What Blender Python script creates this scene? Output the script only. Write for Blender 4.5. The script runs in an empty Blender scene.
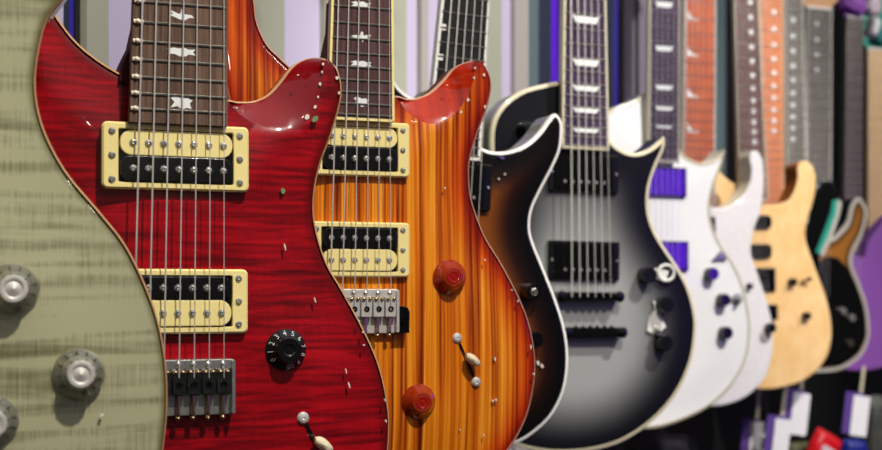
import bpy, bmesh, math, random
import numpy as np
from mathutils import Vector, Matrix
from mathutils.geometry import delaunay_2d_cdt

random.seed(7)
rng = np.random.default_rng(5)
SC = bpy.context.scene
COL = SC.collection
F = 1300.0            # focal length in pixels of an 882 px wide frame
CX, HY = 441.0, 290.0 # vanishing column and horizon row
CZ = 1.40             # eye height
YAW = math.radians(21)

# ------------------------------------------------------------------ camera
cd = bpy.data.cameras.new('camera')
cam = bpy.data.objects.new('camera', cd); COL.objects.link(cam)
cam.location = (0, 0, CZ); cam.rotation_euler = (math.radians(90), 0, 0)
cd.sensor_width = 36; cd.lens = F / 882 * 36
cd.shift_y = (HY - 225) / 882
cd.clip_start = 0.05; cd.clip_end = 50
cd.dof.use_dof = True; cd.dof.focus_distance = 0.93; cd.dof.aperture_fstop = 8.8
SC.camera = cam

def lin(c):
    if isinstance(c, str):
        c = [int(c[i:i+2], 16) for i in (0, 2, 4)]
    r = []
    for v in c[:3]:
        v = v / 255
        r.append(v / 12.92 if v <= .04045 else ((v + .055) / 1.055) ** 2.4)
    return (r[0], r[1], r[2], 1)

# ------------------------------------------------------------------ materials
def newmat(name):
    m = bpy.data.materials.new(name); m.use_nodes = True
    nt = m.node_tree; b = nt.nodes['Principled BSDF']
    return m, nt, b

def setp(b, rough=.4, metal=0, coat=0, spec=.5, trans=0, coat_rough=.03, ior=1.45):
    b.inputs['Roughness'].default_value = rough
    b.inputs['Metallic'].default_value = metal
    b.inputs['Coat Weight'].default_value = coat
    b.inputs['Coat Roughness'].default_value = coat_rough
    b.inputs['Specular IOR Level'].default_value = spec * (.35 if coat >= .5 else 1)
    b.inputs['Transmission Weight'].default_value = trans
    b.inputs['IOR'].default_value = ior

def ramp(nt, stops, fac):
    r = nt.nodes.new('ShaderNodeValToRGB')
    el = r.color_ramp.elements
    while len(el) < len(stops): el.new(.5)
    for e, (p, c) in zip(el, stops):
        e.position = p; e.color = lin(c)
    nt.links.new(fac, r.inputs[0])
    return r.outputs[0]

def coords(nt, scale=(1, 1, 1), rot=(0, 0, 0)):
    tc = nt.nodes.new('ShaderNodeTexCoord'); mp = nt.nodes.new('ShaderNodeMapping')
    mp.inputs['Scale'].default_value = scale; mp.inputs['Rotation'].default_value = rot
    nt.links.new(tc.outputs['Object'], mp.inputs[0])
    return mp.outputs[0]

def noise(nt, vec, scale=1, detail=4, rough=.55, dist=0):
    n = nt.nodes.new('ShaderNodeTexNoise')
    n.inputs['Scale'].default_value = scale; n.inputs['Detail'].default_value = detail
    n.inputs['Roughness'].default_value = rough; n.inputs['Distortion'].default_value = dist
    nt.links.new(vec, n.inputs['Vector'])
    return n.outputs['Fac']

def math_(nt, op, a, b=None, clamp=False):
    n = nt.nodes.new('ShaderNodeMath'); n.operation = op; n.use_clamp = clamp
    for i, v in enumerate((a, b)):
        if v is None: continue
        if isinstance(v, (int, float)): n.inputs[i].default_value = v
        else: nt.links.new(v, n.inputs[i])
    return n.outputs[0]

def mix(nt, fac, a, b, mode='MIX'):
    n = nt.nodes.new('ShaderNodeMix'); n.data_type = 'RGBA'; n.blend_type = mode
    if isinstance(fac, (int, float)): n.inputs[0].default_value = fac
    else: nt.links.new(fac, n.inputs[0])
    for k, v in ((6, a), (7, b)):
        if isinstance(v, (str, tuple, list)): n.inputs[k].default_value = lin(v)
        else: nt.links.new(v, n.inputs[k])
    return n.outputs[2]

def plain(name, c, rough=.4, metal=0, coat=0, spec=.5, var=.12, scale=60, **k):
    """one colour with a faint procedural mottling"""
    m, nt, b = newmat(name); setp(b, rough, metal, coat, spec, **k)
    f = noise(nt, coords(nt), scale, 3)
    d = tuple(max(0, x * (1 - var)) for x in (lambda q: [int(q[i:i+2], 16) for i in (0, 2, 4)])(c)) if isinstance(c, str) else tuple(x * (1 - var) for x in c)
    out = mix(nt, f, c, d)
    nt.links.new(out, b.inputs['Base Color'])
    return m

def emitter(name, c, strength):
    m, nt, b = newmat(name); setp(b, .4)
    b.inputs['Base Color'].default_value = lin(c)
    b.inputs['Emission Color'].default_value = lin(c); b.inputs['Emission Strength'].default_value = strength
    return m

def edge_attr(nt, e0, e1):
    a = nt.nodes.new('ShaderNodeAttribute'); a.attribute_name = 'edge_distance'
    mr = nt.nodes.new('ShaderNodeMapRange'); mr.interpolation_type = 'SMOOTHSTEP'
    mr.inputs[1].default_value = e0; mr.inputs[2].default_value = e1
    nt.links.new(a.outputs['Fac'], mr.inputs[0])
    return mr.outputs[0]

def flame(name, stops, edge=None, sv=95, su=9, rough=.3, grain=.12, e=(0.0, .012), coat=1, wave=0, wk=.22):
    """figured maple: cross-grain bands with fine long grain under gloss"""
    m, nt, b = newmat(name); setp(b, rough, 0, coat)
    v1 = coords(nt, (su, 1, sv))
    n1 = noise(nt, v1, 1, 3, .5, .6)
    n2 = noise(nt, coords(nt, (6, 1, 14)), 1, 2)
    n3 = noise(nt, coords(nt, (900, 1, 30)), 1, 3)
    n4 = noise(nt, coords(nt, (25, 1, 260)), 1, 2)
    s = math_(nt, 'ADD', math_(nt, 'MULTIPLY', n1, .62), math_(nt, 'MULTIPLY', n2, .22))
    s = math_(nt, 'ADD', s, math_(nt, 'MULTIPLY', n3, grain))
    s = math_(nt, 'ADD', s, math_(nt, 'MULTIPLY', n4, .1))
    if wave:
        wv = nt.nodes.new('ShaderNodeTexWave'); wv.wave_type = 'BANDS'; wv.bands_direction = 'Z'
        wv.inputs['Scale'].default_value = wave; wv.inputs['Distortion'].default_value = 7
        wv.inputs['Detail'].default_value = 2; wv.inputs['Detail Scale'].default_value = .35
        nt.links.new(coords(nt), wv.inputs['Vector'])
        s = math_(nt, 'ADD', s, math_(nt, 'MULTIPLY', math_(nt, 'SUBTRACT', wv.outputs['Fac'], .5), wk))
    c = ramp(nt, stops, s)
    if edge: c = mix(nt, edge_attr(nt, *e), edge, c)
    nt.links.new(c, b.inputs['Base Color'])
    return m

def zebra(name):
    m, nt, b = newmat(name); setp(b, .3, 0, 1)
    n1 = noise(nt, coords(nt, (210, 1, 2.0)), 1, 4, .6, .35)
    n2 = noise(nt, coords(nt, (430, 1, 5)), 1, 3)
    n3 = noise(nt, coords(nt, (14, 1, 5)), 1, 2)
    s = math_(nt, 'ADD', math_(nt, 'MULTIPLY', n1, .6), math_(nt, 'MULTIPLY', n2, .25))
    s = math_(nt, 'ADD', s, math_(nt, 'MULTIPLY', n3, .15))
    inner = ramp(nt, [(.36, '4a1503'), (.43, '8f3606'), (.49, 'c9640c'), (.56, 'e48a1a'), (.66, 'f4ac40')], s)
    mid = ramp(nt, [(.34, '350602'), (.44, '8a1e03'), (.52, 'c23c06'), (.62, 'dd5c0e')], s)
    outer = ramp(nt, [(.34, '260301'), (.5, '7a0c03'), (.64, 'a81a06')], s)
    c = mix(nt, edge_attr(nt, .004, .032), mid, inner)
    c = mix(nt, edge_attr(nt, .0, .012), outer, c)
    nt.links.new(c, b.inputs['Base Color'])
    return m

def burst(name, edge, centre, e0, e1, rough=.3, midc=None, coat=1, var=.1, ell=None):
    m, nt, b = newmat(name); setp(b, rough, 0, coat)
    c2 = mix(nt, noise(nt, coords(nt, (60, 1, 6)), 1, 3), centre, tuple(x * (1 - var) for x in [int(centre[i:i+2], 16) for i in (0, 2, 4)]))
    f = edge_attr(nt, e0, e1)
    if ell:   # sprayed oval fade around a centre point
        cx, cz, rx, rz = ell
        mp = nt.nodes.new('ShaderNodeMapping'); tc = nt.nodes.new('ShaderNodeTexCoord'); nt.links.new(tc.outputs['Object'], mp.inputs[0])
        mp.inputs['Location'].default_value = (-cx/rx, 0, -cz/rz); mp.inputs['Scale'].default_value = (1/rx, 0, 1/rz)
        vl = nt.nodes.new('ShaderNodeVectorMath'); vl.operation = 'LENGTH'; nt.links.new(mp.outputs[0], vl.inputs[0])
        mr = nt.nodes.new('ShaderNodeMapRange'); mr.interpolation_type = 'SMOOTHSTEP'
        mr.inputs[1].default_value = 1.0; mr.inputs[2].default_value = .35; nt.links.new(vl.outputs['Value'], mr.inputs[0])
        f = math_(nt, 'MULTIPLY', f, mr.outputs[0])
    if midc:
        c = mix(nt, f, midc, c2); c = mix(nt, edge_attr(nt, e0 * .3, (e0 + e1) * .55), edge, c)
    else: c = mix(nt, f, edge, c2)
    nt.links.new(c, b.inputs['Base Color'])
    return m

def board_mat(name, a, b_, rough=.5):
    m, nt, b = newmat(name); setp(b, rough, spec=.15)
    n = noise(nt, coords(nt, (500, 1, 14)), 1, 4)
    n2 = noise(nt, coords(nt, (90, 1, 8)), 1, 2)
    s = math_(nt, 'ADD', math_(nt, 'MULTIPLY', n, .6), math_(nt, 'MULTIPLY', n2, .4))
    nt.links.new(ramp(nt, [(.36, a), (.64, b_)], s), b.inputs['Base Color'])
    return m

M = {}
M['green_top'] = flame('green_flame_maple', [(.37, '48482e'), (.45, '68684a'), (.53, '838364'), (.65, 'a6a684')], edge='5f5a38', sv=95, su=7, grain=.32, e=(0, .006), wave=30, wk=.055)
M['red_top'] = flame('red_flame_maple', [(.36, '480309'), (.46, '6e040e'), (.54, '8c0512'), (.66, 'ac0917')], edge='5c0408', sv=190, su=16, e=(0, .01), wave=62, wk=.05)
M['orange_top'] = zebra('zebrawood_burst')
M['red_side'] = plain('red_side_lacquer', '8c0a12', .25, coat=1)
M['red_scoop'] = plain('red_scoop_lacquer', '8a0612', .3, coat=1, var=.25, scale=14)
M['orange_scoop'] = flame('orange_scoop_lacquer', [(.38, '701003'), (.5, 'a32106'), (.64, 'bb3008')], sv=8, su=60)
M['dark_red_wood'] = plain('dark_red_wood', '43101a', .6, spec=.15)
M['brown_side'] = plain('brown_side', '5b2a14', .6, spec=.15)
M['green_side'] = plain('green_side', '55502f', .3, coat=.6)
M['natural_edge'] = plain('pale_maple_edge', 'd9a877', .35, coat=.6)
M['pink_edge'] = plain('pinkish_maple_edge', 'e0a58a', .35, coat=.6)
M['white_bind'] = plain('white_binding', 'f2f0ea', .35, coat=.3, var=.04)
M['cream_bind'] = plain('aged_cream_binding', 'beb69a', .4, coat=.3, var=.05)
M['grey_bind'] = plain('grey_binding', 'b4aea4', .4, var=.05)
M['cream'] = plain('cream_plastic', 'f6e59a', .32, spec=.5, var=.04)
M['black'] = plain('black_plastic', '0b0b0c', .25, coat=.4)
M['black_gloss'] = plain('black_gloss', '070708', .08, coat=1)
M['chrome'] = plain('chrome', 'dcdad6', .24, metal=.8, var=.3, scale=260)
M['dark_chrome'] = plain('dark_chrome', '9c9b98', .2, metal=1, var=.5, scale=220)
M['bright_steel'] = plain('bright_steel', 'efece4', .38, metal=.45, var=.25, scale=200)
M['satin'] = plain('satin_steel', 'b9b8b2', .34, metal=.7, var=.2, scale=150)
M['brass'] = plain('pale_gold_screw', 'd2b98a', .3, metal=1)
M['string'] = plain('string_steel', 'e6e3dc', .4, metal=.6)
M['fret'] = plain('fret_wire', 'c0bdb2', .28, metal=.9)
M['pearl'] = plain('pearl_inlay', 'f6faf8', .35, coat=.2, var=.16, scale=300)
M['rosewood'] = board_mat('rosewood', '3a2a22', '7a6152')
M['rosewood2'] = board_mat('dark_rosewood', '33211f', '66494a')
M['ebony'] = board_mat('ebony', '151416', '2b2a2d')
M['purple_board'] = board_mat('violet_brown_board', '2c2233', '4c3c55')
M['red_board'] = board_mat('orange_red_board', '9c4428', 'c8683f')
M['brown_board'] = board_mat('brown_board', '4c3431', '6d4c48')
M['orange_board'] = board_mat('orange_board', 'b0623a', 'd07c48')
M['grey_board'] = board_mat('greyish_board', '4d4a42', '77726a')
M['pale_board'] = board_mat('pale_maple_board', 'd0a878', 'e6c496')
M['dark_board'] = board_mat('dark_brown_board', '3c3230', '544844')
M['burst4'] = burst('tobacco_burst', '040303', '8a4a18', .022, .06, midc='2c1108')
M['silver'] = burst('silver_burst', '0a0a10', '8e908f', .008, .085, rough=.35, var=.04, ell=(-.015, .155, .165, .225))
M['black_side'] = plain('black_side', '101114', .3, coat=.6)
M['white_body'] = plain('white_gloss', 'f0f0ee', .6, coat=.12, var=.03)
M['white_side'] = plain('white_side', 'dcd8c4', .3, coat=.5, var=.05)
M['pearl_body'] = plain('pearloid_white', 'f4f1f0', .3, coat=.7, var=.12, scale=90)
M['natural'] = flame('natural_maple', [(.3, 'dfae6c'), (.5, 'eac083'), (.7, 'f2cf98')], sv=20, su=30)
M['amber_side'] = plain('amber_mahogany', 'a05a22', .3, coat=.5)
M['burst11'] = burst('brown_burst', '3a2208', '9a6428', .008, .03)
M['purple_body'] = plain('purple_gloss', '8b55a8', .3, coat=.5, var=.05)
M['teal'] = plain('teal_rim', '2a9a86', .35, coat=.3)
M['purple_plastic'] = plain('purple_card', '5b3f8c', .5)
M['white_card'] = plain('white_card', 'e4e2e4', .6, var=.05)
M['clear'] = None
m, nt, b = newmat('clear_acrylic'); setp(b, .04, trans=.9, ior=1.45, coat=1); b.inputs['Base Color'].default_value = lin('e2e2d2'); M['clear'] = m
m, nt, b = newmat('amber_acrylic'); setp(b, .08, trans=.35, ior=1.45, coat=1); b.inputs['Base Color'].default_value = lin('b3330a'); M['amber'] = m
M['amber_deep'] = plain('amber_top', 'a01808', .15, coat=1)
M['olive_knob'] = plain('olive_knob', '3c3a2c', .4)
M['numeral'] = plain('white_print', 'dcdcdc', .5)
M['switch_tip'] = plain('cream_tip', 'efe2bf', .3, coat=.4)
M['plastic_wrap'] = plain('clear_wrap', 'd4d4cf', .3, coat=.5)
M['glint'] = plain('painted_glint', 'efe6d6', .35, coat=.5)  # pale colour for glints on the gloss, painted as specks
M['green_glint'] = plain('greenish_glint', '6f9a6a', .35, coat=.5)  # green-white reflections painted as specks
M['fret_end_glint'] = plain('fret_end_highlight', 'fff2dc', .3, metal=0, coat=1)  # warm highlight on the fret ends put into the colour

# ------------------------------------------------------------------ mesh building
class MB:
    def __init__(s): s.v = []; s.f = []; s.m = []; s.cur = 0
    def add(s, vs, fs):
        k = len(s.v); s.v += [tuple(p) for p in vs]
        for f in fs: s.f.append(tuple(i + k for i in f)); s.m.append(s.cur)
    def loops(s, loops, cap0=True, cap1=True, closed=True):
        n = len(loops[0]); vs = [p for l in loops for p in l]; fs = []
        for a in range(len(loops) - 1):
            for i in range(n if closed else n - 1):
                j = (i + 1) % n
                fs.append((a*n+i, a*n+j, (a+1)*n+j, (a+1)*n+i))
        if cap0: fs.append(tuple(range(n))[::-1])
        if cap1: fs.append(tuple((len(loops)-1)*n + i for i in range(n)))
        s.add(vs, fs)
    def prism(s, loop, w0, w1, bev=0):
        """loop: list of (u,v) counter-clockwise"""
        L = [[P(u, v, w0) for u, v in loop]]
        if bev:
            L.append([P(u, v, w1 - bev) for u, v in loop])
            L.append([P(u, v, w1 - bev * .3) for u, v in inset(loop, bev * .3)])
            L.append([P(u, v, w1) for u, v in inset(loop, bev)])
        else: L.append([P(u, v, w1) for u, v in loop])
        s.loops(L)
    def rrect(s, uc, vc, wd, ht, r, w0, w1, bev=0, k=5):
        s.prism(rr(uc, vc, wd, ht, r, k), w0, w1, bev)
    def lathe(s, u, v, prof, seg=24, squash=1):
        s.loops([[P(u + r*math.cos(t*2*math.pi/seg), v + r*squash*math.sin(t*2*math.pi/seg), w) for t in range(seg)] for r, w in prof])
    def tube(s, p, q, r, seg=8, r2=None):
        p = Vector(p); q = Vector(q); d = (q - p).normalized()
        a = d.orthogonal().normalized(); c = d.cross(a); r2 = r if r2 is None else r2
        s.loops([[o + (a*math.cos(t*2*math.pi/seg) + c*math.sin(t*2*math.pi/seg)) * R for t in range(seg)] for o, R in ((p, r), (q, r2))])
    def path(s, pts, r, seg=8):
        pts = [Vector(p) for p in pts]; L = []
        prev = None
        for i, p in enumerate(pts):
            d = (pts[min(i+1, len(pts)-1)] - pts[max(i-1, 0)]).normalized()
            a = d.orthogonal().normalized() if prev is None else (prev - d * prev.dot(d)).normalized()
            prev = a; c = d.cross(a)
            L.append([p + (a*math.cos(t*2*math.pi/seg) + c*math.sin(t*2*math.pi/seg)) * r for t in range(seg)])
        s.loops(L)
    def ball(s, u, v, w, r, seg=10, flat=1):
        s.lathe(u, v, [(r*math.sin(a)+1e-5, w - r*flat*math.cos(a)) for a in [math.pi*k/6 for k in range(7)]], seg)
    def build(s, name, mats, parent=None, ang=32):
        me = bpy.data.meshes.new(name); me.from_pydata(s.v, [], s.f)
        if not isinstance(mats, (list, tuple)): mats = [mats]
        for m_ in mats: me.materials.append(m_)
        for p, k in zip(me.polygons, s.m): p.material_index = k
        bm = bmesh.new(); bm.from_mesh(me); bmesh.ops.recalc_face_normals(bm, faces=bm.faces); bm.to_mesh(me); bm.free()
        me.shade_smooth(); me.set_sharp_from_angle(angle=math.radians(ang))
        o = bpy.data.objects.new(name, me); COL.objects.link(o)
        if parent: o.parent = parent
        wn = o.modifiers.new('weighted_normal', 'WEIGHTED_NORMAL'); wn.keep_sharp = True; wn.weight = 90
        return o

def P(u, v, w): return (u, -w, v)
def rr(uc, vc, wd, ht, r, k=5):
    out = []
    for cx, cy, a0 in ((uc+wd/2-r, vc+ht/2-r, 0), (uc-wd/2+r, vc+ht/2-r, 90), (uc-wd/2+r, vc-ht/2+r, 180), (uc+wd/2-r, vc-ht/2+r, 270)):
        for i in range(k + 1):
            a = math.radians(a0 + 90 * i / k); out.append((cx + r*math.cos(a), cy + r*math.sin(a)))
    return out
def inset(loop, d):
    a = np.array(loop); n = len(a)
    t = np.roll(a, -1, 0) - np.roll(a, 1, 0); L = np.linalg.norm(t, axis=1, keepdims=True); L[L == 0] = 1
    t = t / L; nrm = np.stack([-t[:, 1], t[:, 0]], 1)
    area = .5*np.sum(a[:,0]*np.roll(a[:,1],-1)-np.roll(a[:,0],-1)*a[:,1])
    if area < 0: nrm = -nrm
    return [tuple(p) for p in a + nrm * d]

def tag(o, label=None, cat=None, group=None, kind=None):
    if label: o['label'] = label
    if cat: o['category'] = cat
    if group: o['group'] = group
    if kind: o['kind'] = kind
    return o
def empty(name, loc, rot=(0, 0, 0)):
    o = bpy.data.objects.new(name, None); COL.objects.link(o)
    o.empty_display_size = .05; o.location = loc; o.rotation_euler = rot
    return o

def ray(px, py): return Vector(((px - CX) / F, 1, (HY - py) / F))
CAMP = Vector((0, 0, CZ))

class Frame:
    """a guitar's own frame: u across, v up, w out of its face"""
    def __init__(s, px, py, d, yaw=YAW, roll=0, name='electric_guitar'):
        s.O = CAMP + ray(px, py) * d
        s.R = Matrix.Rotation(yaw, 3, 'Z') @ Matrix.Rotation(roll, 3, 'Y')
        s.root = empty(name, s.O, (0, roll, yaw))
        s.N = s.R @ Vector((0, -1, 0))
    def at(s, px, py, w=0):
        r = ray(px, py); o = s.O + s.N * w
        t = (o - CAMP).dot(s.N) / r.dot(s.N)
        l = s.R.transposed() @ (CAMP + r * t - s.O)
        return (l.x, l.z)

# ------------------------------------------------------------------ body
def spline(pts, closed=True, sub=6):
    """Catmull-Rom; pts = (u,v,w,corner)"""
    n = len(pts); out = []
    for i in range(n if closed else n - 1):
        p1 = pts[i]; p2 = pts[(i+1) % n]
        p0 = pts[(i-1) % n] if (closed or i > 0) else p1
        p3 = pts[(i+2) % n] if (closed or i < n-2) else p2
        if p1[3]: p0 = p1
        if p2[3]: p3 = p2
        a, b_, c, d = [np.array(q[:3]) for q in (p0, p1, p2, p3)]
        for k in range(sub):
            t = k / sub
            out.append(tuple(.5*((2*b_) + (c-a)*t + (2*a-5*b_+4*c-d)*t*t + (3*b_-a-3*c+d)*t**3)))
    if not closed: out.append(tuple(pts[-1][:3]))
    return out

def seg_dist(p, a, b_):
    """distances of points p (n,2) to polyline a->b segments (m,2)"""
    ab = b_ - a; L = np.maximum((ab**2).sum(1), 1e-12)
    t = np.clip(((p[:, None] - a[None]) * ab[None]).sum(2) / L, 0, 1)
    q = a[None] + ab[None] * t[..., None]
    return np.sqrt(((p[:, None] - q)**2).sum(2)).min(1)

def inside(p, poly):
    x, y = p[:, 0], p[:, 1]; r = np.zeros(len(p), bool); n = len(poly)
    for i in range(n):
        x1, y1 = poly[i]; x2, y2 = poly[(i+1) % n]
        if y1 == y2: continue
        c = ((y1 > y) != (y2 > y)) & (x < (x2-x1)*(y-y1)/(y2-y1)+x1)
        r ^= c
    return r

def body(fr, out_px, mats, H=.008, T=.044, carve=.075, step=.0075, ridge_px=None, outer_rng=None, scoop_w=-.016, bind=None, bind_w=.003, edge_r=.0015):
    """out_px: (x,y[,corner]); returns the body object"""
    pts = []
    for i, q in enumerate(out_px):
        corner = len(q) > 2 and q[2] == 'c'
        w = scoop_w * q[3] if len(q) > 3 else 0
        u, v = fr.at(q[0], q[1], w); pts.append((u, v, w, corner))
    sp = spline(pts)
    O = np.array([p[:2] for p in sp]); W = np.array([min(0, p[2]) for p in sp])
    A, B = O, np.roll(O, -1, 0)
    lo, hi = O.min(0), O.max(0)
    gx = np.arange(lo[0], hi[0], step); gy = np.arange(lo[1], hi[1], step)
    G = np.array([(x + (step/2 if j % 2 else 0), y) for j, y in enumerate(gy) for x in gx])
    G = G[inside(G, O)]; G = G[seg_dist(G, A, B) > .0075]
    rings = []
    for d in (.0012, .0035, .0068):
        R_ = np.array(inset([tuple(x) for x in O], d)); R_ = R_[inside(R_, O)]
        R_ = R_[seg_dist(R_, A, B) > d * .93]; rings.append(R_)
    I = np.concatenate([G] + rings)
    ridge = None; polys = []
    if ridge_px:
        rp = [fr.at(x, y, 0) for x, y in ridge_px]
        ridge = np.array([p[:2] for p in spline([(u, v, 0, False) for u, v in rp], closed=False, sub=4)])
        I = I[seg_dist(I, ridge[:-1], ridge[1:]) > .0015]
    n = len(O)
    allp = [Vector(p) for p in O] + [Vector(p) for p in I]
    edges = []
    if ridge is not None:
        k = len(allp); allp += [Vector(p) for p in ridge]
        edges = [(k+i, k+i+1) for i in range(len(ridge)-1)]
    vs, es, fs, ov, oe, of = delaunay_2d_cdt(allp, edges, [list(range(n))], 1, 1e-7)
    V = np.array([tuple(v) for v in vs])
    dist = seg_dist(V, A, B)
    h = np.clip(dist / carve, 0, 1); h = h*h*(3-2*h)
    w = H * h - edge_r * np.clip(1 - dist / .0035, 0, 1)**2
    # outline vertices keep their own depth
    for i, src in enumerate(ov):
        for k_ in src:
            if k_ < n: w[i] = W[k_] - (edge_r if W[k_] > -1e-4 else 0); dist[i] = 0
    scoop = np.zeros(len(V), bool)
    if ridge is not None:
        oi = outer_rng; sub = 6
        outer = O[oi[0]*sub: oi[1]*sub + 1]
        poly = list(outer) + list(ridge[::-1])
        ins = inside(V, poly); dr = seg_dist(V, ridge[:-1], ridge[1:]); do = seg_dist(V, outer[:-1], outer[1:])
        for i in range(len(V)):
            if ins[i] and not any(k_ < n for k_ in ov[i]) and dr[i] > 1e-5:
                t = dr[i] / (dr[i] + do[i] + 1e-9)
                w[i] = scoop_w * t ** 1.15 + H * h[i] * (1-t); scoop[i] = True
        cen = np.array([V[list(f)].mean(0) for f in fs]); fsc = inside(cen, poly)
    mb = MB()
    V3 = [P(V[i, 0], V[i, 1], w[i]) for i in range(len(V))]
    for fi, f in enumerate(fs):
        mb.f.append(tuple(f)); mb.m.append(2 if ridge is not None and fsc[fi] and len(mats) > 2 else 0)
    mb.v = V3
    # side walls and back
    mp = {}
    for i, src in enumerate(ov):
        for k_ in src:
            if k_ < n and k_ not in mp: mp[k_] = i
    mb.cur = 1
    nb = n
    base = len(mb.v)
    l0 = [P(O[k][0], O[k][1], W[k] - (edge_r if W[k] > -1e-4 else 0)) for k in range(n)]
    ins_ = inset([tuple(x) for x in O], .003)
    l1 = [P(O[k][0], O[k][1], -T + .003) for k in range(n)]
    l2 = [P(ins_[k][0], ins_[k][1], -T) for k in range(n)]
    mb.loops([l0, l1, l2], cap0=False, cap1=False)
    kb = len(mb.v)
    mb.v += [P(V[i, 0], V[i, 1], -T) if dist[i] > .0036 else P(V[i, 0], V[i, 1], -T) for i in range(len(V))]
    # back face: shrink the border to the rolled edge
    for k_, i in mp.items(): mb.v[kb + i] = l2[k_]
    for f in fs: mb.f.append(tuple(kb + i for i in f[::-1])); mb.m.append(1)
    me = bpy.data.meshes.new('body'); me.from_pydata(mb.v, [], mb.f)
    for m_ in mats: me.materials.append(m_)
    for p, k in zip(me.polygons, mb.m): p.material_index = k
    bm = bmesh.new(); bm.from_mesh(me)
    bmesh.ops.recalc_face_normals(bm, faces=bm.faces)
    # top patch is an open sheet: make sure it looks outwards
    bm.faces.ensure_lookup_table()
    for k, f in enumerate(bm.faces):
        if k < len(fs) and f.normal.y > 0: f.normal_flip()
    bm.to_mesh(me); bm.free()
    at = me.attributes.new('edge_distance', 'FLOAT', 'POINT')
    arr = np.zeros(len(mb.v), np.float32); arr[:len(V)] = dist
    at.data.foreach_set('value', arr)
    me.shade_smooth(); me.set_sharp_from_angle(angle=math.radians(35))
    o = bpy.data.objects.new('body', me); COL.objects.link(o); o.parent = fr.root
    if bind:
        a = inset([tuple(x) for x in O], -.0005); c = inset([tuple(x) for x in O], bind_w)
        mb = MB(); e = edge_r
        def lw(k, x): return W[k] + x
        L = [[P(a[k][0], a[k][1], lw(k, -.006)) for k in range(n)],
             [P(a[k][0], a[k][1], lw(k, -e*.7)) for k in range(n)],
             [P(O[k][0], O[k][1], lw(k, 0.0002)) for k in range(n)],
             [P(c[k][0], c[k][1], lw(k, .0009)) for k in range(n)],
             [P(c[k][0], c[k][1], lw(k, -.003)) for k in range(n)]]
        mb.loops(L, cap0=False, cap1=False)
        mb.build('binding', bind, fr.root, 60)
    return o

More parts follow.
